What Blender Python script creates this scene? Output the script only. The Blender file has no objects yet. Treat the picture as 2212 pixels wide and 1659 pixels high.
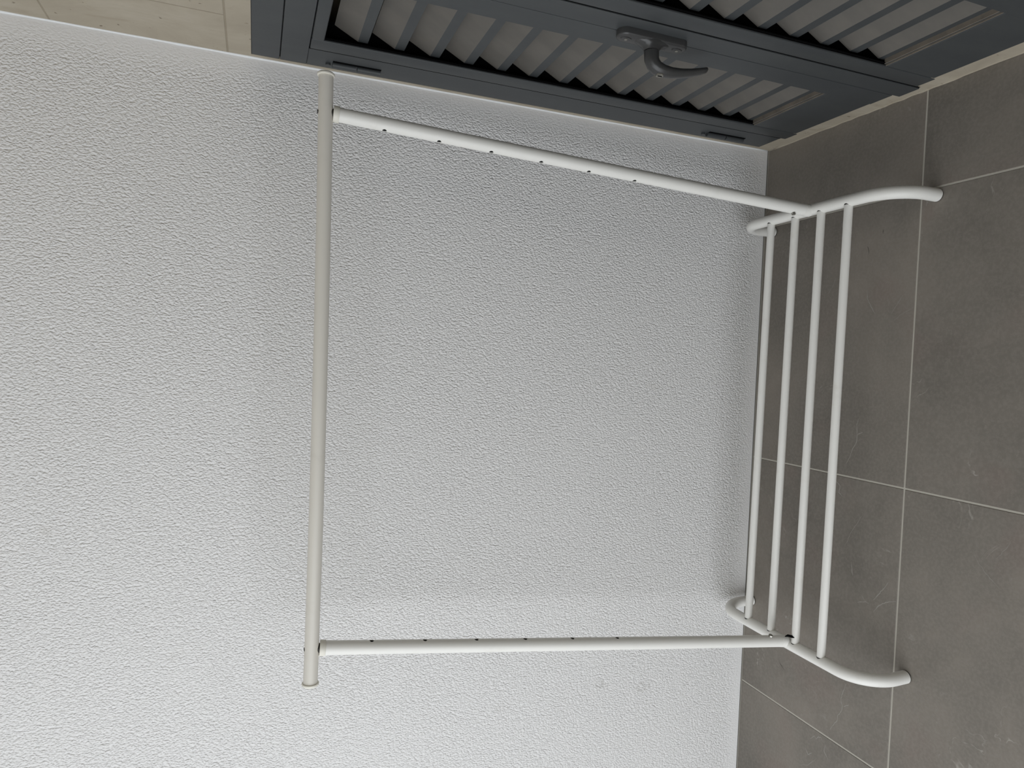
import bpy, bmesh, math, random
from mathutils import Vector, Matrix

scene = bpy.context.scene
col = scene.collection

# ------------------------------------------------------------------ camera
# phone held sideways: world up points to the left of the picture
CAM_ROT = Matrix([[0.03903, 0.998641, 0.034536], [-0.353337, 0.046122, -0.934359], [-0.934682, 0.024266, 0.354657]])
cam_d = bpy.data.cameras.new('camera')
cam = bpy.data.objects.new('camera', cam_d)
col.objects.link(cam)
cam.matrix_world = Matrix.Translation((-0.5714, -1.4494, 1.2399)) @ CAM_ROT.to_4x4()
cam_d.sensor_fit = 'HORIZONTAL'
cam_d.sensor_width = 36.0
cam_d.lens = 23.929
cam_d.clip_start = 0.02
scene.camera = cam

# ------------------------------------------------------------------ light
# overcast daylight reaching the balcony through its open left end
OPEN_X = -2.9          # where the balcony is open to the sky
ROOM_H = 2.7
ROOM_D = -2.3
world = bpy.data.worlds.new('overcast_sky')
scene.world = world
world.use_nodes = True
wt = world.node_tree
bg = wt.nodes['Background']
bg.inputs['Color'].default_value = (0.93, 0.965, 1.0, 1)
bg.inputs['Strength'].default_value = 2.4
STUB_Y = -0.55           # a short return wall closes the left end next to the back wall
PIER_X = -1.25           # the house wall behind the viewer ends here, the rest is open
def portal(size_x, size_y, mat):
    pl = bpy.data.lights.new('sky_portal', 'AREA')
    pl.shape = 'RECTANGLE'
    pl.size, pl.size_y = size_x, size_y
    pl.cycles.is_portal = True
    o = bpy.data.objects.new('sky_portal', pl)
    o.matrix_world = mat
    col.objects.link(o)
portal(STUB_Y - ROOM_D, ROOM_H, Matrix.Translation((OPEN_X, (ROOM_D + STUB_Y) / 2, ROOM_H / 2)) @ Matrix(((0, 0, -1), (1, 0, 0), (0, -1, 0))).to_4x4())
portal(PIER_X - OPEN_X, ROOM_H, Matrix.Translation(((OPEN_X + PIER_X) / 2, ROOM_D, ROOM_H / 2)) @ Matrix(((1, 0, 0), (0, 0, -1), (0, 1, 0))).to_4x4())

vs = scene.view_settings
vs.view_transform = 'Standard'
vs.look = 'None'
vs.gamma = 1.0
vs.use_curve_mapping = False
vs.exposure = 0.0

# ------------------------------------------------------------------ materials
def srgb(r, g, b):
    f = lambda c: (c / 255 / 12.92) if c / 255 <= 0.04045 else ((c / 255 + 0.055) / 1.055) ** 2.4
    return (f(r), f(g), f(b), 1)

class NT:
    def __init__(self, name):
        self.m = bpy.data.materials.new(name)
        self.m.use_nodes = True
        self.t = self.m.node_tree
        self.b = self.t.nodes['Principled BSDF']
    def n(self, typ, **kw):
        nd = self.t.nodes.new(typ)
        for k, v in kw.items():
            if k.startswith('i_'):
                nd.inputs[k[2:].replace('_', ' ')].default_value = v
            else:
                setattr(nd, k, v)
        return nd
    def l(self, a, b):
        self.t.links.new(a, b)
    def math(self, op, a, b=None, c=None, clamp=False):
        nd = self.n('ShaderNodeMath', operation=op, use_clamp=clamp)
        for i, v in enumerate((a, b, c)):
            if v is None:
                continue
            if isinstance(v, (int, float)):
                nd.inputs[i].default_value = v
            else:
                self.l(v, nd.inputs[i])
        return nd.outputs[0]
    def ramp(self, fac, stops):
        nd = self.n('ShaderNodeValToRGB')
        cr = nd.color_ramp
        while len(cr.elements) < len(stops):
            cr.elements.new(0.5)
        for e, (p, c) in zip(cr.elements, stops):
            e.position = p
            e.color = c if len(c) == 4 else (*c, 1)
        self.l(fac, nd.inputs[0])
        return nd.outputs[0]
    def smooth(self, v, a, b):
        nd = self.n('ShaderNodeMapRange', interpolation_type='SMOOTHSTEP')
        self.l(v, nd.inputs['Value'])
        nd.inputs['From Min'].default_value = a
        nd.inputs['From Max'].default_value = b
        return nd.outputs[0]
    def mix(self, fac, a, b):
        nd = self.n('ShaderNodeMix', data_type='RGBA')
        if isinstance(fac, (int, float)):
            nd.inputs['Factor'].default_value = fac
        else:
            self.l(fac, nd.inputs['Factor'])
        for s, v in ((6, a), (7, b)):
            if isinstance(v, tuple):
                nd.inputs[s].default_value = v
            else:
                self.l(v, nd.inputs[s])
        return nd.outputs[2]
    def noise(self, vec, scale, detail=3, rough=0.5, dist=0.0):
        nd = self.n('ShaderNodeTexNoise')
        nd.inputs['Scale'].default_value = scale
        nd.inputs['Detail'].default_value = detail
        nd.inputs['Roughness'].default_value = rough
        nd.inputs['Distortion'].default_value = dist
        self.l(vec, nd.inputs['Vector'])
        return nd.outputs[0]
    def pos(self):
        return self.n('ShaderNodeNewGeometry').outputs['Position']
    def mapping(self, vec, scale=(1, 1, 1), rot=(0, 0, 0)):
        nd = self.n('ShaderNodeMapping')
        nd.inputs['Scale'].default_value = scale
        nd.inputs['Rotation'].default_value = rot
        self.l(vec, nd.inputs['Vector'])
        return nd.outputs[0]
    def bump(self, h, dist, strength=1.0):
        nd = self.n('ShaderNodeBump')
        nd.inputs['Strength'].default_value = strength
        nd.inputs['Distance'].default_value = dist
        self.l(h, nd.inputs['Height'])
        self.l(nd.outputs[0], self.b.inputs['Normal'])
        return nd

def plain(name, c, rough, metal=0.0, spec=0.5, coat=0.0):
    k = NT(name)
    k.b.inputs['Base Color'].default_value = c
    k.b.inputs['Roughness'].default_value = rough
    k.b.inputs['Metallic'].default_value = metal
    k.b.inputs['Specular IOR Level'].default_value = spec
    k.b.inputs['Coat Weight'].default_value = coat
    return k.m

# white wall paint rolled on in a coarse leathery relief, smooth along corner and floor
def make_wall_paint():
    k = NT('white_rolled_paint')
    p = k.pos()
    sep = k.n('ShaderNodeSeparateXYZ'); k.l(p, sep.inputs[0])
    warp = k.n('ShaderNodeTexNoise'); warp.inputs['Scale'].default_value = 112; warp.inputs['Detail'].default_value = 2
    k.l(p, warp.inputs['Vector'])
    wv = k.n('ShaderNodeVectorMath', operation='MULTIPLY_ADD')
    k.l(warp.outputs['Color'], wv.inputs[0]); wv.inputs[1].default_value = (0.0078, 0.0078, 0.0078); k.l(p, wv.inputs[2])
    ws = k.n('ShaderNodeSeparateXYZ'); k.l(wv.outputs[0], ws.inputs[0])
    flat = k.n('ShaderNodeCombineXYZ'); k.l(ws.outputs[0], flat.inputs[0]); k.l(k.math('MULTIPLY', ws.outputs[2], 0.62), flat.inputs[1])
    st = flat.outputs[0]
    vo = k.n('ShaderNodeTexVoronoi', feature='SMOOTH_F1', voronoi_dimensions='2D')
    vo.inputs['Scale'].default_value = 285; vo.inputs['Smoothness'].default_value = 0.45
    k.l(st, vo.inputs['Vector'])
    n1 = k.noise(st, 245, 1.5, 0.5, 0.2)
    h = k.math('ADD', k.math('MULTIPLY', vo.outputs['Distance'], -0.9), k.math('MULTIPLY', n1, 0.9))
    # relief fades out within a few centimetres of corner and floor
    edge = k.math('MULTIPLY', k.smooth(k.math('ABSOLUTE', sep.outputs[0]), 0.004, 0.07), k.smooth(sep.outputs[2], 0.0, 0.06))
    edge = k.math('ADD', k.math('MULTIPLY', edge, 0.85), 0.15)
    big = k.noise(p, 3.0, 2)
    k.bump(k.math('MULTIPLY', k.math('MULTIPLY', h, edge), k.math('ADD', k.math('MULTIPLY', big, 0.4), 0.8)), 0.0021, 1.0)
    # faint scuffs
    sc = k.noise(k.mapping(p, (1, 1, 0.6)), 9, 5, 0.6)
    tone = k.mix(k.smooth(sc, 0.66, 0.78), srgb(234, 233, 232), srgb(227, 225, 222))
    rub = k.noise(p, 120, 4, 0.7)
    for cx, cz, rx, rz in ((-1.357, 0.423, 0.016, 0.024), (-1.380, 0.304, 0.018, 0.030)):   # two rubbed smudges
        dx = k.math('DIVIDE', k.math('SUBTRACT', sep.outputs[0], cx), rx)
        dz = k.math('DIVIDE', k.math('SUBTRACT', sep.outputs[2], cz), rz)
        r2 = k.math('ADD', k.math('MULTIPLY', dx, dx), k.math('MULTIPLY', dz, dz))
        spot = k.math('MULTIPLY', k.math('SUBTRACT', 1.0, k.smooth(r2, 0.1, 1.0)), k.smooth(rub, 0.45, 0.62))
        tone = k.mix(k.math('MULTIPLY', spot, 0.5), tone, srgb(176, 172, 166))
    k.l(tone, k.b.inputs['Base Color'])
    k.b.inputs['Roughness'].default_value = 0.55
    k.b.inputs['Specular IOR Level'].default_value = 0.35
    return k.m

def make_tile():
    k = NT('grey_stone_tile')
    oi = k.n('ShaderNodeObjectInfo')
    p0 = k.pos()
    off = k.n('ShaderNodeVectorMath', operation='MULTIPLY_ADD')
    k.l(oi.outputs['Random'], off.inputs[0]); off.inputs[1].default_value = (7.3, 11.7, 5.1); k.l(p0, off.inputs[2])
    p = off.outputs[0]
    cloud = k.noise(p, 3.2, 6, 0.62, 0.4)
    tone = k.ramp(cloud, [(0.3, srgb(113, 108, 101)), (0.5, srgb(128, 122, 114)), (0.7, srgb(143, 135, 126))])
    red = k.noise(p, 5.5, 3, 0.5)
    tone = k.mix(k.math('MULTIPLY', k.smooth(red, 0.55, 0.75), 0.45), tone, srgb(131, 117, 110))
    fine = k.noise(p, 160, 3, 0.6)
    tone = k.mix(k.math('MULTIPLY', k.smooth(fine, 0.35, 0.7), 0.24), tone, srgb(156, 151, 143))
    # sparse pale veins
    vn = k.noise(k.mapping(p, (1, 1, 1), (0, 0, 0.6)), 6.5, 4, 0.6, 1.4)
    vein = k.math('SUBTRACT', 1.0, k.smooth(k.math('ABSOLUTE', k.math('SUBTRACT', vn, 0.5)), 0.0, 0.012))
    vm = k.smooth(k.noise(p, 5.0, 3, 0.55), 0.56, 0.68)
    brk = k.smooth(k.noise(p, 45, 2), 0.42, 0.6)
    vein = k.math('MULTIPLY', k.math('MULTIPLY', vein, vm), brk)
    tone = k.mix(k.math('MULTIPLY', vein, 0.55), tone, srgb(190, 186, 178))
    # milky scuffs
    s2 = k.noise(p, 38, 5, 0.7, 1.0)
    s3 = k.noise(p, 7, 2)
    tone = k.mix(k.math('MULTIPLY', k.math('MULTIPLY', k.smooth(s2, 0.60, 0.72), k.smooth(s3, 0.5, 0.7)), 0.35), tone, srgb(168, 164, 157))
    k.l(tone, k.b.inputs['Base Color'])
    rr = k.math('ADD', 0.42, k.math('MULTIPLY', cloud, 0.2))
    k.l(rr, k.b.inputs['Roughness'])
    k.b.inputs['Specular IOR Level'].default_value = 0.35
    k.bump(fine, 0.0003, 0.4)
    return k.m

def make_concrete():
    k = NT('board_marked_concrete')
    p = k.pos()
    sep = k.n('ShaderNodeSeparateXYZ'); k.l(p, sep.inputs[0])
    c = k.noise(k.mapping(p, (1, 1.4, 0.8), (0.5, 0, 0)), 6, 6, 0.62, 0.5)
    tone = k.ramp(c, [(0.3, srgb(160, 151, 135)), (0.5, srgb(172, 163, 147)), (0.7, srgb(183, 175, 160))])
    stain = k.noise(k.mapping(p, (1, 1, 0.5), (0.7, 0, 0)), 16, 4, 0.6, 0.8)
    tone = k.mix(k.math('MULTIPLY', k.smooth(stain, 0.58, 0.75), 0.4), tone, srgb(146, 134, 113))
    pit = k.noise(p, 95, 2, 0.5, 0.4)
    pm = k.smooth(k.noise(p, 24, 2), 0.5, 0.62)
    pits = k.math('MULTIPLY', k.smooth(pit, 0.68, 0.74), pm)
    tone = k.mix(k.math('MULTIPLY', pits, 0.75), tone, srgb(92, 80, 62))
    # shuttering seams: one level, one upright above it
    s1 = k.math('SUBTRACT', 1.0, k.smooth(k.math('ABSOLUTE', k.math('SUBTRACT', sep.outputs[2], 1.302)), 0.0008, 0.0022))
    above = k.math('GREATER_THAN', sep.outputs[2], 1.302)
    s2 = k.math('MULTIPLY', above, k.math('SUBTRACT', 1.0, k.smooth(k.math('ABSOLUTE', k.math('ADD', sep.outputs[1], 0.157)), 0.0006, 0.002)))
    s3 = k.math('SUBTRACT', 1.0, k.smooth(k.math('ABSOLUTE', k.math('SUBTRACT', sep.outputs[2], 1.594)), 0.0006, 0.002))
    seam = k.math('MAXIMUM', k.math('MAXIMUM', s1, s2), s3)
    tone = k.mix(k.math('MULTIPLY', seam, 0.45), tone, srgb(128, 116, 96))
    k.l(tone, k.b.inputs['Base Color'])
    k.b.inputs['Roughness'].default_value = 0.85
    k.b.inputs['Specular IOR Level'].default_value = 0.2
    h = k.math('SUBTRACT', k.math('MULTIPLY', c, 0.6), k.math('ADD', k.math('MULTIPLY', pits, 0.5), k.math('MULTIPLY', seam, 0.6)))
    k.bump(h, 0.0025, 0.6)
    return k.m

def make_rack_paint(name='white_powder_coat', c0=srgb(238, 237, 232), c1=srgb(224, 220, 210)):
    k = NT(name)
    p = k.pos()
    d = k.noise(p, 14, 5, 0.65)
    c = k.mix(k.math('MULTIPLY', k.smooth(d, 0.55, 0.8), 0.5), c0, c1)
    k.l(c, k.b.inputs['Base Color'])
    k.b.inputs['Roughness'].default_value = 0.38
    k.b.inputs['Specular IOR Level'].default_value = 0.45
    return k.m

def make_door_paint(name, a, b, rough):
    k = NT(name)
    p = k.pos()
    d = k.noise(k.mapping(p, (1, 1, 0.25)), 22, 5, 0.65)
    k.l(k.mix(k.smooth(d, 0.35, 0.75), a, b), k.b.inputs['Base Color'])
    k.b.inputs['Roughness'].default_value = rough
    k.b.inputs['Specular IOR Level'].default_value = 0.45
    speck = k.noise(p, 900, 1)
    k.bump(speck, 0.0001, 0.3)
    return k.m

M_wall = make_wall_paint()
M_tile = make_tile()
M_grout = plain('pale_grout', srgb(196, 192, 182), 0.9, spec=0.2)
M_conc = make_concrete()
M_rack = make_rack_paint()
M_rail = make_rack_paint('dull_white_powder_coat', srgb(219, 215, 206), srgb(203, 198, 188))  # darker, greyer coat than on the posts
M_cap = plain('white_plastic', srgb(232, 229, 218), 0.45)
M_door = make_door_paint('anthracite_paint', srgb(64, 67, 69), srgb(69, 72, 73), 0.45)
M_slat = make_door_paint('pale_anthracite_paint', srgb(98, 95, 90), srgb(106, 102, 96), 0.6)  # paler, warmer tone than the frame paint
M_sill = make_door_paint('settled_dust', srgb(128, 119, 107), srgb(104, 98, 90), 0.8)
M_black = plain('flat_black', srgb(6, 6, 7), 0.9, spec=0.1)  # also paints the shade in gaps, slots and hollows
M_handle = plain('black_grey_handle_metal', srgb(60, 60, 60), 0.3)
M_steel = plain('zinc_steel', srgb(170, 168, 160), 0.35, metal=0.9)
M_bead = plain('white_acrylic_bead', srgb(236, 238, 240), 0.45)
M_ceil = plain('ceiling_paint', srgb(205, 202, 196), 0.8, spec=0.2)
M_front = plain('house_wall_render', srgb(84, 82, 79), 0.85, spec=0.2)
M_dark = plain('unpainted_dark_steel', srgb(40, 36, 32), 0.6)

# ------------------------------------------------------------------ helpers
def obj(name, bm, mat, parent=None, smooth=False, angle=None):
    me = bpy.data.meshes.new(name)
    bmesh.ops.recalc_face_normals(bm, faces=bm.faces)
    bm.to_mesh(me); bm.free()
    me.materials.append(mat)
    if smooth:
        for f in me.polygons:
            f.use_smooth = True
        if angle:
            me.set_sharp_from_angle(angle=math.radians(angle))
    o = bpy.data.objects.new(name, me)
    col.objects.link(o)
    if parent:
        o.parent = parent
    return o

def empty(name, loc=(0, 0, 0)):
    o = bpy.data.objects.new(name, None)
    col.objects.link(o)
    o.location = loc
    o.empty_display_size = 0.1
    return o

def tag(o, label, cat=None, kind=None, group=None):
    o['label'] = label
    if cat: o['category'] = cat
    if kind: o['kind'] = kind
    if group: o['group'] = group
    return o

def bx(bm, x0, x1, y0, y1, z0, z1, bev=0.0, seg=1):
    vs_ = [bm.verts.new((x, y, z)) for x in (x0, x1) for y in (y0, y1) for z in (z0, z1)]
    q = [(0, 1, 3, 2), (4, 6, 7, 5), (0, 4, 5, 1), (2, 3, 7, 6), (0, 2, 6, 4), (1, 5, 7, 3)]
    fs = [bm.faces.new([vs_[i] for i in f]) for f in q]
    if bev > 0:
        es = list({e for f in fs for e in f.edges})
        bmesh.ops.bevel(bm, geom=es, offset=bev, segments=seg, affect='EDGES', profile=0.5)
    return bm

def box(*a, **k):
    return bx(bmesh.new(), *a, **k)

def sweep(bm, pts, radii, seg=32, cap=True, up=Vector((0, 0, 1))):
    """round tube along a list of points, one radius (or (a, b) pair) per point"""
    pts = [Vector(p) for p in pts]
    if not isinstance(radii, (list, tuple)):
        radii = [radii] * len(pts)
    rings = []
    prev = None
    for i, p in enumerate(pts):
        a = pts[max(i - 1, 0)]; b = pts[min(i + 1, len(pts) - 1)]
        t = (b - a).normalized()
        if prev is None:
            ref = up if abs(t.dot(up)) < 0.9 else Vector((1, 0, 0))
            u = t.cross(ref).normalized()
        else:
            u = (prev - t * prev.dot(t)).normalized()
        prev = u
        v = t.cross(u)
        r = radii[i]
        ra, rb = r if isinstance(r, (tuple, list)) else (r, r)
        rings.append([bm.verts.new(p + u * ra * math.cos(2 * math.pi * k / seg) + v * rb * math.sin(2 * math.pi * k / seg)) for k in range(seg)])
    for r0, r1 in zip(rings, rings[1:]):
        for k in range(seg):
            bm.faces.new((r0[k], r0[(k + 1) % seg], r1[(k + 1) % seg], r1[k]))
    if cap:
        bm.faces.new(rings[0][::-1]); bm.faces.new(rings[-1])
    return bm

def hollow(bm, pts, r, wall, seg=32):
    """tube with a bore, open at both ends"""
    pts = [Vector(p) for p in pts]
    d = (pts[-1] - pts[0]).normalized()
    ref = Vector((0, 1, 0))
    u = d.cross(ref).normalized(); v = d.cross(u)
    L = []
    for rr, ends in ((r, (pts[0], pts[-1])), (r - wall, (pts[0], pts[-1]))):
        for e in ends:
            L.append([bm.verts.new(e + u * rr * math.cos(2 * math.pi * k / seg) + v * rr * math.sin(2 * math.pi * k / seg)) for k in range(seg)])
    o0, o1, i0, i1 = L
    for k in range(seg):
        j = (k + 1) % seg
        bm.faces.new((o0[k], o0[j], o1[j], o1[k]))
        bm.faces.new((i0[j], i0[k], i1[k], i1[j]))
        bm.faces.new((o0[j], o0[k], i0[k], i0[j]))
        bm.faces.new((o1[k], o1[j], i1[j], i1[k]))
    return bm

def boolean_cut(o, cut_bm):
    me = bpy.data.meshes.new('cut'); bmesh.ops.recalc_face_normals(cut_bm, faces=cut_bm.faces)
    cut_bm.to_mesh(me); cut_bm.free()
    c = bpy.data.objects.new('cut', me); col.objects.link(c)
    md = o.modifiers.new('cut', 'BOOLEAN'); md.operation = 'DIFFERENCE'; md.object = c; md.solver = 'EXACT'
    dg = bpy.context.evaluated_depsgraph_get()
    new = bpy.data.meshes.new_from_object(o.evaluated_get(dg))
    o.modifiers.clear()
    old = o.data
    o.data = new; new.name = old.name
    bpy.data.meshes.remove(old)
    bpy.data.objects.remove(c); bpy.data.meshes.remove(me)
    for f in o.data.polygons: f.use_smooth = True
    o.data.set_sharp_from_angle(angle=math.radians(35))

# ------------------------------------------------------------------ room shell
XL = OPEN_X - 0.0
wall_back = obj('wall_back', box(XL, 0.0, 0.0, 0.2, 0.003, ROOM_H), M_wall)
tag(wall_back, 'white wall with rolled leathery paint relief behind the rack', 'wall', 'structure')

# concrete side wall with the niche that the louvred doors close
F_Y0, F_Y1, F_TOP = -0.013, -0.845, 1.26
wb = bmesh.new()
bx(wb, 0.0, 0.3, F_Y0, 0.2, 0.0, ROOM_H)
bx(wb, 0.0, 0.3, F_Y1, F_Y0, F_TOP, ROOM_H)
bx(wb, 0.0, 0.3, F_Y1, F_Y0, -0.02, 0.043)
bx(wb, 0.0, 0.3, ROOM_D, F_Y1, 0.0, ROOM_H)
bx(wb, 0.28, 0.3, F_Y1, F_Y0, 0.043, F_TOP)
wall_right = obj('wall_right', wb, M_conc)
tag(wall_right, 'beige concrete wall around the dark louvred doors', 'wall', 'structure')

wall_front = obj('wall_front', box(PIER_X, 0.3, ROOM_D - 0.2, ROOM_D, 0.0, ROOM_H), M_front)
tag(wall_front, 'house wall on the viewer side of the balcony', 'wall', 'structure')
wall_left = obj('wall_left', box(XL, XL + 0.15, STUB_Y, 0.0, 0.0, ROOM_H), M_front)
tag(wall_left, 'short return wall at the open left end of the balcony', 'wall', 'structure')
ceiling = obj('ceiling', box(XL, 0.3, ROOM_D - 0.2, 0.2, ROOM_H, ROOM_H + 0.2), M_ceil)
tag(ceiling, 'plain pale slab over the balcony', 'ceiling', 'structure')

floor = obj('floor', box(XL, 0.3, ROOM_D, 0.2, -0.15, -0.0012), M_grout)
gap = obj('joint', box(XL, 0.29, 0.004, 0.19, -0.0012, 0.0045), M_black, floor)
tag(floor, 'floor of large dark grey stone tiles with pale grout', 'floor', 'structure')
G = 0.0019                                                   # half a grout joint
xs = [0.0, -0.2005, -0.8005, -1.4005, -2.0005, -2.6005, XL]
ys = [0.0, -0.449, -1.049, -1.649, -2.249, ROOM_D]
tile_cache = {}
for i in range(len(xs) - 1):
    for j in range(len(ys) - 1):
        w = round(xs[i] - xs[i + 1] - 2 * G, 4); d = round(ys[j] - ys[j + 1] - 2 * G, 4)
        if w < 0.02 or d < 0.02: continue
        if (w, d) not in tile_cache:
            b = box(-w / 2, w / 2, -d / 2, d / 2, -0.010, 0.0, bev=0.0007)
            me = bpy.data.meshes.new('tile'); bmesh.ops.recalc_face_normals(b, faces=b.faces); b.to_mesh(me); b.free()
            me.materials.append(M_tile); tile_cache[(w, d)] = me
        t = bpy.data.objects.new('tile', tile_cache[(w, d)])
        col.objects.link(t); t.parent = floor
        t.location = ((xs[i] + xs[i + 1]) / 2, (ys[j] + ys[j + 1]) / 2, 0)

# pale veins printed in the stone, and two dark scratches
M_vein = plain('pale_stone_vein', srgb(158, 154, 147), 0.5, spec=0.35)
M_scr = plain('dark_scuff', srgb(62, 58, 53), 0.6)
VEINS = {
    'long': [(-1.2568, -0.335), (-1.2711, -0.331), (-1.2861, -0.3257), (-1.3034, -0.3243), (-1.3087, -0.3285), (-1.3204, -0.328), (-1.3381, -0.3178), (-1.3506, -0.3161), (-1.3623, -0.3078), (-1.3789, -0.2984)],
    'longb': [(-1.3089, -0.3323), (-1.3038, -0.3383), (-1.2989, -0.3454)],
    'sq1': [(-1.4294, -0.2446), (-1.4215, -0.2511), (-1.4172, -0.255), (-1.4209, -0.2622), (-1.4128, -0.2671), (-1.4103, -0.2738), (-1.4168, -0.2797)],
    'sq2': [(-1.4198, -0.288), (-1.4354, -0.285), (-1.4431, -0.2923), (-1.4484, -0.298)],
    'sq3': [(-1.4579, -0.2309), (-1.4703, -0.2404), (-1.4599, -0.251)],
    'sq4': [(-1.509, -0.2157), (-1.4945, -0.2407), (-1.4774, -0.255), (-1.4657, -0.2639)],
    'arc1': [(-1.0004, -0.4262), (-1.0186, -0.4143), (-1.0397, -0.399), (-1.0498, -0.3912)],
    'arc2': [(-1.0721, -0.3944), (-1.0559, -0.4068), (-1.0437, -0.4226), (-1.0335, -0.4461)],
    'fork': [(-1.0678, -0.3522), (-1.0591, -0.3729), (-1.061, -0.3817)],
    'fork2': [(-1.0496, -0.3616), (-1.0591, -0.3729)],
    'vert': [(-0.9857, -0.3302), (-0.9985, -0.3329), (-1.0141, -0.3366)],
    'long2': [(-0.6675, -0.3302), (-0.6831, -0.3241), (-0.7052, -0.3274), (-0.7204, -0.3266), (-0.7383, -0.3169), (-0.7573, -0.3108), (-0.7741, -0.3008)],
    'long2b': [(-0.7052, -0.3274), (-0.6977, -0.3412)],
    'curl': [(-0.8152, -0.2769), (-0.8254, -0.2892), (-0.8399, -0.2864), (-0.8471, -0.2964)],
    'thin1': [(-0.8758, -0.3534), (-0.9181, -0.3274), (-0.9544, -0.3114)],
    'right1': [(-0.886, -0.5967), (-0.9037, -0.6054), (-0.9247, -0.6264), (-0.9403, -0.6466)],
    'right2': [(-0.8526, -0.6609), (-0.8648, -0.6559), (-0.889, -0.6386)],
    'scr': [(-1.2949, -0.1329), (-1.3006, -0.1412), (-1.3073, -0.1521)],
    'far1': [(-0.2201, -0.2551), (-0.2382, -0.2547), (-0.2495, -0.2603)],
    'far2': [(-0.3903, -0.3318), (-0.4079, -0.3345), (-0.4233, -0.3429), (-0.4413, -0.3558)],
    'far3': [(-0.4069, -0.4199), (-0.4249, -0.4077), (-0.4433, -0.3954)],
    'far4': [(-0.4342, -0.4452), (-0.4445, -0.4198), (-0.458, -0.4018)],
    'far5': [(-0.3894, -0.2238), (-0.3695, -0.2392), (-0.349, -0.2444)],
    'mark1': [(-0.2627, -0.3638), (-0.2725, -0.3639)],
    'mark2': [(-0.2937, -0.3252), (-0.3005, -0.3293), (-0.3106, -0.3308)],
}
FAINT = ('thin1', 'right1', 'right2', 'far3', 'far4', 'far5', 'sq4', 'fork2')
random.seed(11)
def ribbon(pts, w):
    b = bmesh.new()
    fine = []
    for (x0, y0), (x1, y1) in zip(pts, pts[1:]):
        n = max(2, int(math.hypot(x1 - x0, y1 - y0) / 0.004))
        for k in range(n):
            fine.append((x0 + (x1 - x0) * k / n + random.uniform(-.0008, .0008), y0 + (y1 - y0) * k / n + random.uniform(-.0008, .0008)))
    fine.append(pts[-1])
    prev = None
    for i, (x, y) in enumerate(fine):
        a = fine[max(0, i - 1)]; c = fine[min(len(fine) - 1, i + 1)]
        t = Vector((c[0] - a[0], c[1] - a[1])); t = t.normalized() if t.length > 0 else Vector((1, 0))
        ww = w * random.uniform(0.45, 1.0) * min(1.0, 0.35 + 3.0 * min(i, len(fine) - 1 - i) / len(fine))
        p0 = b.verts.new((x - t.y * ww, y + t.x * ww, 0.00025)); p1 = b.verts.new((x + t.y * ww, y - t.x * ww, 0.00025))
        if prev: b.faces.new((prev[0], prev[1], p1, p0))
        prev = (p0, p1)
    return b
for key, pts in VEINS.items():
    dark = key in ('scr', 'mark1', 'mark2')
    mx = sum(q[0] for q in pts) / len(pts); my = sum(q[1] for q in pts) / len(pts)
    home = min((c for c in floor.children if c.name.startswith('tile')), key=lambda c: max(abs(c.location.x - mx) / (c.dimensions.x or 0.6), abs(c.location.y - my) / (c.dimensions.y or 0.6)))
    ob = obj('scratch' if dark else 'vein', ribbon(pts, 0.0007 if dark else (0.0005 if key in FAINT else 0.0011)), M_scr if dark else M_vein)
    ob.parent = home
    ob.matrix_parent_inverse = Matrix.Translation(-home.location)

# white bead of paint and acrylic down the wall corner
random.seed(4)
bb = bmesh.new()
pts, rad = [], []
z = 0.006
while z < ROOM_H - 0.01:
    pts.append((0.0, -0.0002 + random.uniform(-.0004, .0004), z)); rad.append(0.0026 + random.uniform(-.0005, .0005)); z += 0.03
sweep(bb, pts, rad, seg=10)
bead = obj('trim_1', bb, M_bead, smooth=True)
tag(bead, 'thin white sealant bead down the corner beside the dark door frame', 'sealant', 'structure')
# mortar fillet where the concrete sill meets the tiles
mb = bmesh.new()
pts, rad = [], []
y = -0.02
while y > ROOM_D + 0.05:
    pts.append((0.0012, y, 0.0)); rad.append((0.0032 + random.uniform(-.0008, .0012), 0.0030 + random.uniform(-.0008, .0008))); y -= 0.022
sweep(mb, pts, rad, seg=8)
fil = obj('trim_2', mb, M_conc, smooth=True)
tag(fil, 'uneven pale mortar line between concrete sill and floor tiles', 'mortar', 'structure')

# ------------------------------------------------------------------ louvred doors
FX = 0.0004                       # front face of frame
LX = -0.0012                      # front face of leaves
frame = empty('trim_3', (0, -0.43, 0))
tag(frame, 'anthracite metal frame around the louvred doors', 'door frame', 'structure')
def child(o, parent):
    o.parent = parent
    o.matrix_parent_inverse = Matrix.Translation(-parent.location)
    return o
def fpart(name, bm, mat=None, parent=frame, smooth=False, angle=None):
    return child(obj(name, bm, mat or M_door, None, smooth, angle), parent)

JY = -0.0895                      # jamb / leaf joint
fpart('jamb', box(FX, 0.04, JY, F_Y0, 0.021, 1.158, bev=0.0015))
fpart('jamb', box(FX, 0.04, F_Y1, -0.768, 0.021, 1.158, bev=0.0015))
hb = box(FX, 0.04, F_Y1, F_Y0, 1.2085, F_TOP, bev=0.0012)
fpart('head', hb)
fpart('head', box(FX, 0.04, F_Y1, F_Y0, 1.158, 1.2070, bev=0.0008))
fpart('dark_gap_strip', box(0.0002, 0.03, -0.0935, -0.0885, 0.03, 1.158), M_black)  # black strips fill the door gaps and paint their shade
fpart('dark_gap_strip', box(-0.0002, 0.03, -0.4505, -0.4455, 0.022, 1.158), M_black)
fpart('dark_gap_strip', box(0.0004, 0.03, -0.4015, -0.3985, 0.03, 1.158), M_black)
fpart('dark_gap_strip', box(0.0018, 0.03, F_Y1 + 0.01, F_Y0 - 0.01, 1.152, 1.212), M_black)
fpart('jamb_bottom_cap', box(FX - 0.001, 0.03, -0.028, F_Y0, 0.012, 0.021, bev=0.001), M_conc)

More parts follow.
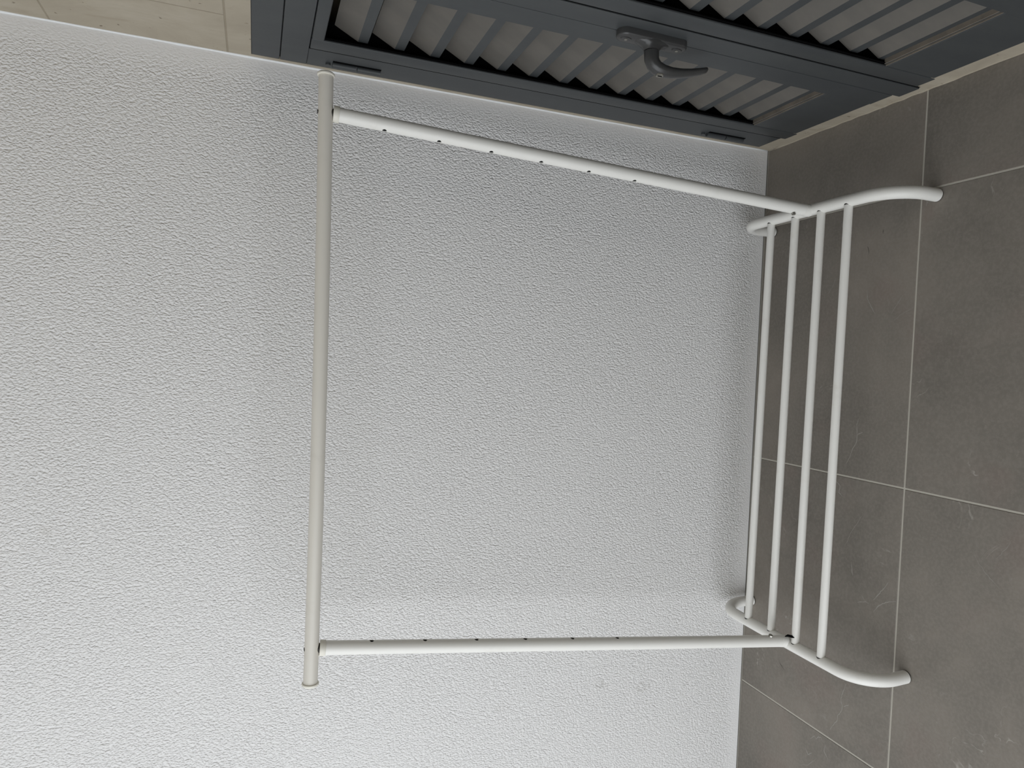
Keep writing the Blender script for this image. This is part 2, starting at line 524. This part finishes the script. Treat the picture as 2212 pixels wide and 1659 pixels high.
SL_T = 1.1165                     # deep upper edge of the first slat
PITCH = 0.069
def make_leaf(name, y_hi, y_lo, o_hi, o_lo, label, bottom=0.036):
    """leaf between y_hi and y_lo (y_hi nearer the white wall), louvre opening o_hi..o_lo"""
    r = empty(name, (0, (y_hi + y_lo) / 2, 0))
    tag(r, label, 'louvred door', 'structure')
    zt, zb = 1.134, 0.163
    P = lambda n, b, m=None, **k: fpart(n, b, m, r, **k)
    top = 1.1565
    P('stile', box(LX, 0.0035, o_hi, y_hi, bottom - 0.005, top, bev=0.0018, seg=3), smooth=True, angle=40)
    P('stile', box(LX, 0.02, y_lo, o_lo, bottom, top, bev=0.0005))
    P('rail', box(LX, 0.02, o_lo, o_hi, zt, top, bev=0.003, seg=3), smooth=True, angle=40)
    P('rail', box(LX + 0.001, 0.02, o_lo, o_hi, bottom, zb - 0.006, bev=0.001))
    # stepped sill of the louvre opening
    sb = bmesh.new()
    bx(sb, LX + 0.001, 0.030, o_lo, o_hi + 0.0, zb - 0.0055, zb - 0.002, bev=0.0006)
    bx(sb, LX + 0.004, 0.030, o_lo, o_hi + 0.0, zb - 0.002, zb + 0.0015, bev=0.0006)
    sl = P('louvre_sill', sb)
    sl.data.materials.append(M_sill)
    for f in sl.data.polygons:
        if f.normal.z > 0.3: f.material_index = 1                     # dust settled on the ledges
    # black rubber strip round the opening, plus black boards shading the void behind
    gb = bmesh.new()
    bx(gb, 0.0036, 0.0055, o_hi - 0.0025, o_hi + 0.0, zb, zt)
    bx(gb, 0.0036, 0.012, y_hi - 0.004, y_hi + 0.004, zb - 0.1, zt + 0.02)
    bx(gb, 0.010, 0.050, o_hi + 0.028, o_hi + 0.036, zb - 0.05, zt + 0.03)      # added black boards, painting the void behind the slat ends dark
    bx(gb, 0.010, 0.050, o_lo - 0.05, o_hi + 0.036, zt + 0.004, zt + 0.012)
    P('seal_and_dark_void', gb, M_black)
    # louvre slats: sloped blade, upright lip, short return
    t = 0.0012
    prof = [(0.034, 0.0), (0.012, -0.043), (0.012, -0.0612), (0.034, -0.0675)]
    b = bmesh.new()
    n = len(prof)
    y_a, y_b = o_hi + 0.003, o_lo - 0.03
    outer, inner = [], []
    for yy in (y_a, y_b):
        outer.append([b.verts.new((x, yy, zz)) for x, zz in prof])
        inner.append([b.verts.new((x + t, yy, zz - (t if i < 2 else -0.0)) ) for i, (x, zz) in enumerate(prof)])
    for i in range(n - 1):
        b.faces.new((outer[0][i], outer[0][i + 1], outer[1][i + 1], outer[1][i]))
        b.faces.new((inner[0][i + 1], inner[0][i], inner[1][i], inner[1][i + 1]))
        for e in (0, 1):
            b.faces.new((outer[e][i], outer[e][i + 1], inner[e][i + 1], inner[e][i]))
    for i in (0, n - 1):
        b.faces.new((outer[0][i], outer[1][i], inner[1][i], inner[0][i]))
    first = P('slat', b, M_door)
    first.data.materials.append(M_slat)
    for f in first.data.polygons:
        if f.normal.z > 0.2 and f.area > 0.005 and f.normal.x < 0: f.material_index = 1     # paler tone on the sloped blade
    first.location = (0, 0, SL_T)
    for k in range(1, 14):
        c = first.copy(); col.objects.link(c)
        c.parent = r; c.matrix_parent_inverse = first.matrix_parent_inverse.copy()
        c.location = (0, 0, SL_T - PITCH * k)
    return r, P

door_1, P1 = make_leaf('door_1', -0.0928, -0.3982, -0.133, -0.346, 'dark grey louvred door beside the white wall, with handle and hinges')
door_2, P2 = make_leaf('door_2', -0.4495, -0.7660, -0.489, -0.703, 'dark grey louvred door farther from the white wall, partly out of view')
P2('astragal', box(LX - 0.0008, 0.02, -0.4465, -0.4012, 0.020, 1.1565, bev=0.0005))

# hinges let into jamb
for zc0, zc1 in ((1.016, 1.110), (0.117, 0.223)):
    zm = (zc0 + zc1) / 2
    h = P1('hinge', sweep(bmesh.new(), [(FX - 0.002, -0.040, zm + 0.0012), (FX - 0.002, -0.040, zc1)], 0.0062, seg=20), smooth=True, angle=40)
    k = obj('knuckle', sweep(bmesh.new(), [(FX - 0.002, -0.040, zc0), (FX - 0.002, -0.040, zm - 0.0012)], 0.0062, seg=20), M_door, h, True, 40)
    q = obj('slot_shade', box(FX - 0.0012, FX + 0.001, -0.052, -0.047, zc0, zc1), M_black, h)  # black strip painting the shade in the slot beside the hinge
    s = obj('screw', sweep(bmesh.new(), [(FX - 0.004, -0.036, zc1 + 0.008), (FX + 0.002, -0.036, zc1 + 0.008)], 0.0048, seg=16), M_door, h, True, 40)

# handle: back plate, flowing neck, lever with key lock
HY = -0.405
pz0, pz1 = 0.541, 0.677
pb = bmesh.new()
sec = []
N = 40
def plate_ring(x, w, ins):
    out = []
    zc, hz = (pz0 + pz1) / 2, (pz1 - pz0) / 2 - ins
    r = min(w - ins, 0.016)
    ww = w - ins
    for k in range(N):
        a = 2 * math.pi * k / N
        cy = math.copysign(ww - r, math.cos(a)) if abs(math.cos(a)) > 1e-9 else 0
        cz = math.copysign(hz - r, math.sin(a)) if abs(math.sin(a)) > 1e-9 else 0
        out.append(pb.verts.new((x, HY + cy + r * math.cos(a), zc + cz + r * math.sin(a))))
    return out
rs = [plate_ring(LX, 0.0165, 0.0), plate_ring(LX - 0.010, 0.0165, 0.0), plate_ring(LX - 0.0125, 0.0165, 0.0012), plate_ring(LX - 0.0135, 0.0165, 0.004)]
for a, b in zip(rs, rs[1:]):
    for k in range(N):
        pb.faces.new((a[k], a[(k + 1) % N], b[(k + 1) % N], b[k]))
pb.faces.new(rs[-1]); pb.faces.new(rs[0][::-1])
handle = P1('handle', pb, M_handle, smooth=True, angle=50)
nb = bmesh.new()
zn = 0.609
sweep(nb, [(LX - 0.008, HY, zn), (LX - 0.0135, HY, zn), (LX - 0.0165, HY, zn), (LX - 0.020, HY, zn), (LX - 0.025, HY, zn)],
      [(0.0165, 0.040), (0.0160, 0.033), (0.0150, 0.0225), (0.0140, 0.0165), (0.0130, 0.0140)], seg=28, up=Vector((0, 0, 1)))
obj('neck', nb, M_handle, handle, True, 50)
lv = bmesh.new()
path = [(LX - 0.0255, HY, zn), (-0.040, HY, zn - 0.001), (-0.0475, HY, zn - 0.005), (-0.0525, HY, zn - 0.012), (-0.0555, HY, zn - 0.024),
        (-0.0560, HY, zn - 0.040), (-0.0535, HY, zn - 0.060), (-0.0490, HY, zn - 0.080), (-0.0430, HY, zn - 0.100), (-0.0385, HY, zn - 0.112), (-0.0375, HY, zn - 0.1145)]
# tangent-frame sweep: first radius lies across the wall (Y), second in the bending plane
rad = [(0.0128, 0.0132), (0.0130, 0.0126), (0.0132, 0.0120), (0.0132, 0.0112), (0.0130, 0.0100), (0.0124, 0.0090), (0.0118, 0.0078), (0.0110, 0.0068), (0.0102, 0.0058), (0.0092, 0.0048), (0.006, 0.0028)]
sweep(lv, path, rad, seg=28, up=Vector((0, 0, 1)))
lever = obj('lever', lv, M_handle, handle, True, 60)
obj('key_lock', sweep(bmesh.new(), [(-0.055, HY, zn - 0.017), (-0.0645, HY, zn - 0.019), (-0.0655, HY, zn - 0.019)], [0.0072, 0.0072, 0.006], seg=24), M_steel, handle, True, 40)
obj('keyhole', box(-0.0662, -0.0650, HY - 0.0008, HY + 0.0008, zn - 0.023, zn - 0.015), M_black, handle)
for zc in (pz1 - 0.017, pz0 + 0.017):
    obj('screw_cover', sweep(bmesh.new(), [(LX - 0.013, HY, zc), (LX - 0.0148, HY, zc)], [(0.0062, 0.0105), (0.0055, 0.0095)], seg=20), M_handle, handle, True, 40)
    obj('screw', sweep(bmesh.new(), [(LX - 0.0145, HY + 0.001, zc), (LX - 0.0154, HY + 0.001, zc)], 0.0028, seg=12), M_steel, handle, True, 40)

# ------------------------------------------------------------------ clothes rack
rack = empty('clothes_rack', (-0.697, -0.257, 0))
tag(rack, 'white tubular metal clothes rack with four-bar shoe shelf, standing against the white wall', 'clothes rack')
inv = Matrix.Translation(-rack.location)
def rpart(name, bm, mat=None, smooth=True, angle=40):
    o = obj(name, bm, mat or M_rack, None, smooth, angle)
    o.parent = rack; o.matrix_parent_inverse = inv
    return o
def sub(name, bm, mat, parent, smooth=True, angle=40):
    o = obj(name, bm, mat, None, smooth, angle)
    o.parent = parent
    return o

R_T = 0.0127
# side frames: wide hoops resting on two feet
def side_path(x, yn, yb, lean=0.0, zt=0.1055):
    pts = [(x, yn, 0.0022), (x, yn, 0.018)]
    rn, rb = 0.074, 0.066
    for k in range(0, 15):
        a = math.pi / 2 * k / 14
        pts.append((x, yn + rn * (1 - math.cos(a)), zt - rn + rn * math.sin(a)))
    y0, y1 = yn + rn, yb - rb
    for k in range(1, 12):
        pts.append((x, y0 + (y1 - y0) * k / 12, zt + 0.001 * math.sin(math.pi * k / 12)))
    for k in range(0, 15):
        a = math.pi / 2 * k / 14
        pts.append((x, y1 + rb * math.sin(a), zt - rb + rb * math.cos(a)))
    pts += [(x, yb, 0.018), (x, yb, 0.0022)]
    return [(a + lean * c / zt, b, c) for a, b, c in pts]
side_r = rpart('side_frame', sweep(bmesh.new(), side_path(-0.2165, -0.4835, -0.0345), R_T, seg=36))
side_l = rpart('side_frame', sweep(bmesh.new(), side_path(-1.1755, -0.4775, -0.0255, -0.005, 0.1045), R_T, seg=36))
for s, x, ya, yb in ((side_r, -0.2165, -0.4835, -0.0345), (side_l, -1.1755, -0.4775, -0.0255)):
    for y in (ya, yb):
        sub('foot_plug', sweep(bmesh.new(), [(x, y, 0.0), (x, y, 0.003)], R_T - 0.0006, seg=28), M_dark, s)

# four shelf bars
for yr, yl in ((-0.148, -0.138), (-0.2245, -0.2150), (-0.2995, -0.2905), (-0.3715, -0.3635)):
    bar = rpart('shelf_bar', sweep(bmesh.new(), [(-0.2145, yr, 0.1075), (-1.1805, yl, 0.1065)], 0.0086, seg=28))
    for x, s_, y_, z_ in ((-0.2165, -1, yr, 0.1075), (-1.1805, 1, yl, 0.1065)):
        sub('bar_socket', sweep(bmesh.new(), [(x, y_, z_), (x + s_ * 0.0095, y_, z_)], 0.0091, seg=24), M_dark, bar)

# uprights with six adjusting holes, leaning a little back and to the right
post_ends = {'r': (Vector((-0.2195, -0.2705, 0.112)), Vector((-0.1512, -0.200, 1.1208))),
             'l': (Vector((-1.1745, -0.2685, 0.112)), Vector((-1.1032, -0.200, 1.1172)))}
hole_z = {'r': (1.032, 0.933, 0.834, 0.735, 0.636, 0.537), 'l': (1.025, 0.926, 0.826, 0.727, 0.627, 0.528)}
for key, inward, hd in (('r', -1, Vector((-0.97, -0.22, 0))), ('l', 1, Vector((0.99, -0.08, 0)))):
    A, B = post_ends[key]
    d = (B - A).normalized()
    at = lambda z: A + (B - A) * ((z - A.z) / (B.z - A.z))
    post = rpart('post', hollow(bmesh.new(), [A, B], R_T, 0.0014, seg=40))
    cb = bmesh.new()
    for z in hole_z[key]:
        c = at(z)
        sweep(cb, [c + hd * 0.004, c + hd * 0.03], 0.0040, seg=16)
    boolean_cut(post, cb)
    sub('dark_core', sweep(bmesh.new(), [A + d * 0.01, B - d * 0.004], 0.0109, seg=28), M_black, post)  # added black core that paints the inside of the holes dark
    # plastic collar and stub under the rail
    sub('collar', sweep(bmesh.new(), [B - d * 0.0105, B - d * 0.0100, B - d * 0.0005, B], [0.0138, 0.0142, 0.0142, 0.0134], seg=36), M_cap, post)
    sub('stub', sweep(bmesh.new(), [B - d * 0.004, B + d * 0.012], 0.0085, seg=20), M_dark, post)
    # foot sleeve seam and locking bolt
    f0 = at(0.150)
    sub('sleeve', sweep(bmesh.new(), [at(0.1175), at(0.128)], [R_T + 0.0006, R_T + 0.0003], seg=36), M_rack, post)
    bp = at(0.157)
    e = Vector((inward, -0.30, 0)).normalized()
    sub('bolt', sweep(bmesh.new(), [bp + e * 0.009, bp + e * 0.0165], 0.0046, seg=6), M_steel, post, smooth=False)
# dark gap where the weld under the left post has opened
gp = Vector((-1.1575, -0.2815, 0.117))
gb = bmesh.new()
sweep(gb, [gp + Vector((-0.004, 0.008, 0.003)), gp + Vector((0.0, 0.002, 0.001)), gp + Vector((0.0015, -0.008, -0.001)), gp + Vector((0.001, -0.014, -0.002))],
      [0.0008, 0.0028, 0.0030, 0.0006], seg=8)
sub('weld_crack', gb, M_black, side_l)

# top rail, sagging very slightly, with flanged end caps
RZ = lambda t: 1.1350 - 0.0035 * t - 0.003 * 4 * t * (1 - t)
rx0, rx1 = -0.0875, -1.1660
pts = [(rx0 + (rx1 - rx0) * k / 24, -0.200, RZ(k / 24)) for k in range(25)]
rail = rpart('top_rail', sweep(bmesh.new(), pts, R_T, seg=40), M_rail)
for x, s, z in ((rx0, 1, RZ(0)), (rx1, -1, RZ(1))):
    sub('end_cap', sweep(bmesh.new(), [(x - s * 0.001, -0.2, z), (x, -0.2, z), (x + s * 0.0022, -0.2, z), (x + s * 0.0045, -0.2, z), (x + s * 0.0055, -0.2, z)],
        [0.0148, 0.0152, 0.0152, 0.0128, 0.008], seg=36), M_cap, rail, angle=50)
for key in 'rl':
    B = post_ends[key][1]
    sub('rail_screw', sweep(bmesh.new(), [(B.x, -0.200, B.z + 0.020), (B.x, -0.200, B.z + 0.0273)], 0.0035, seg=12), M_dark, rail)
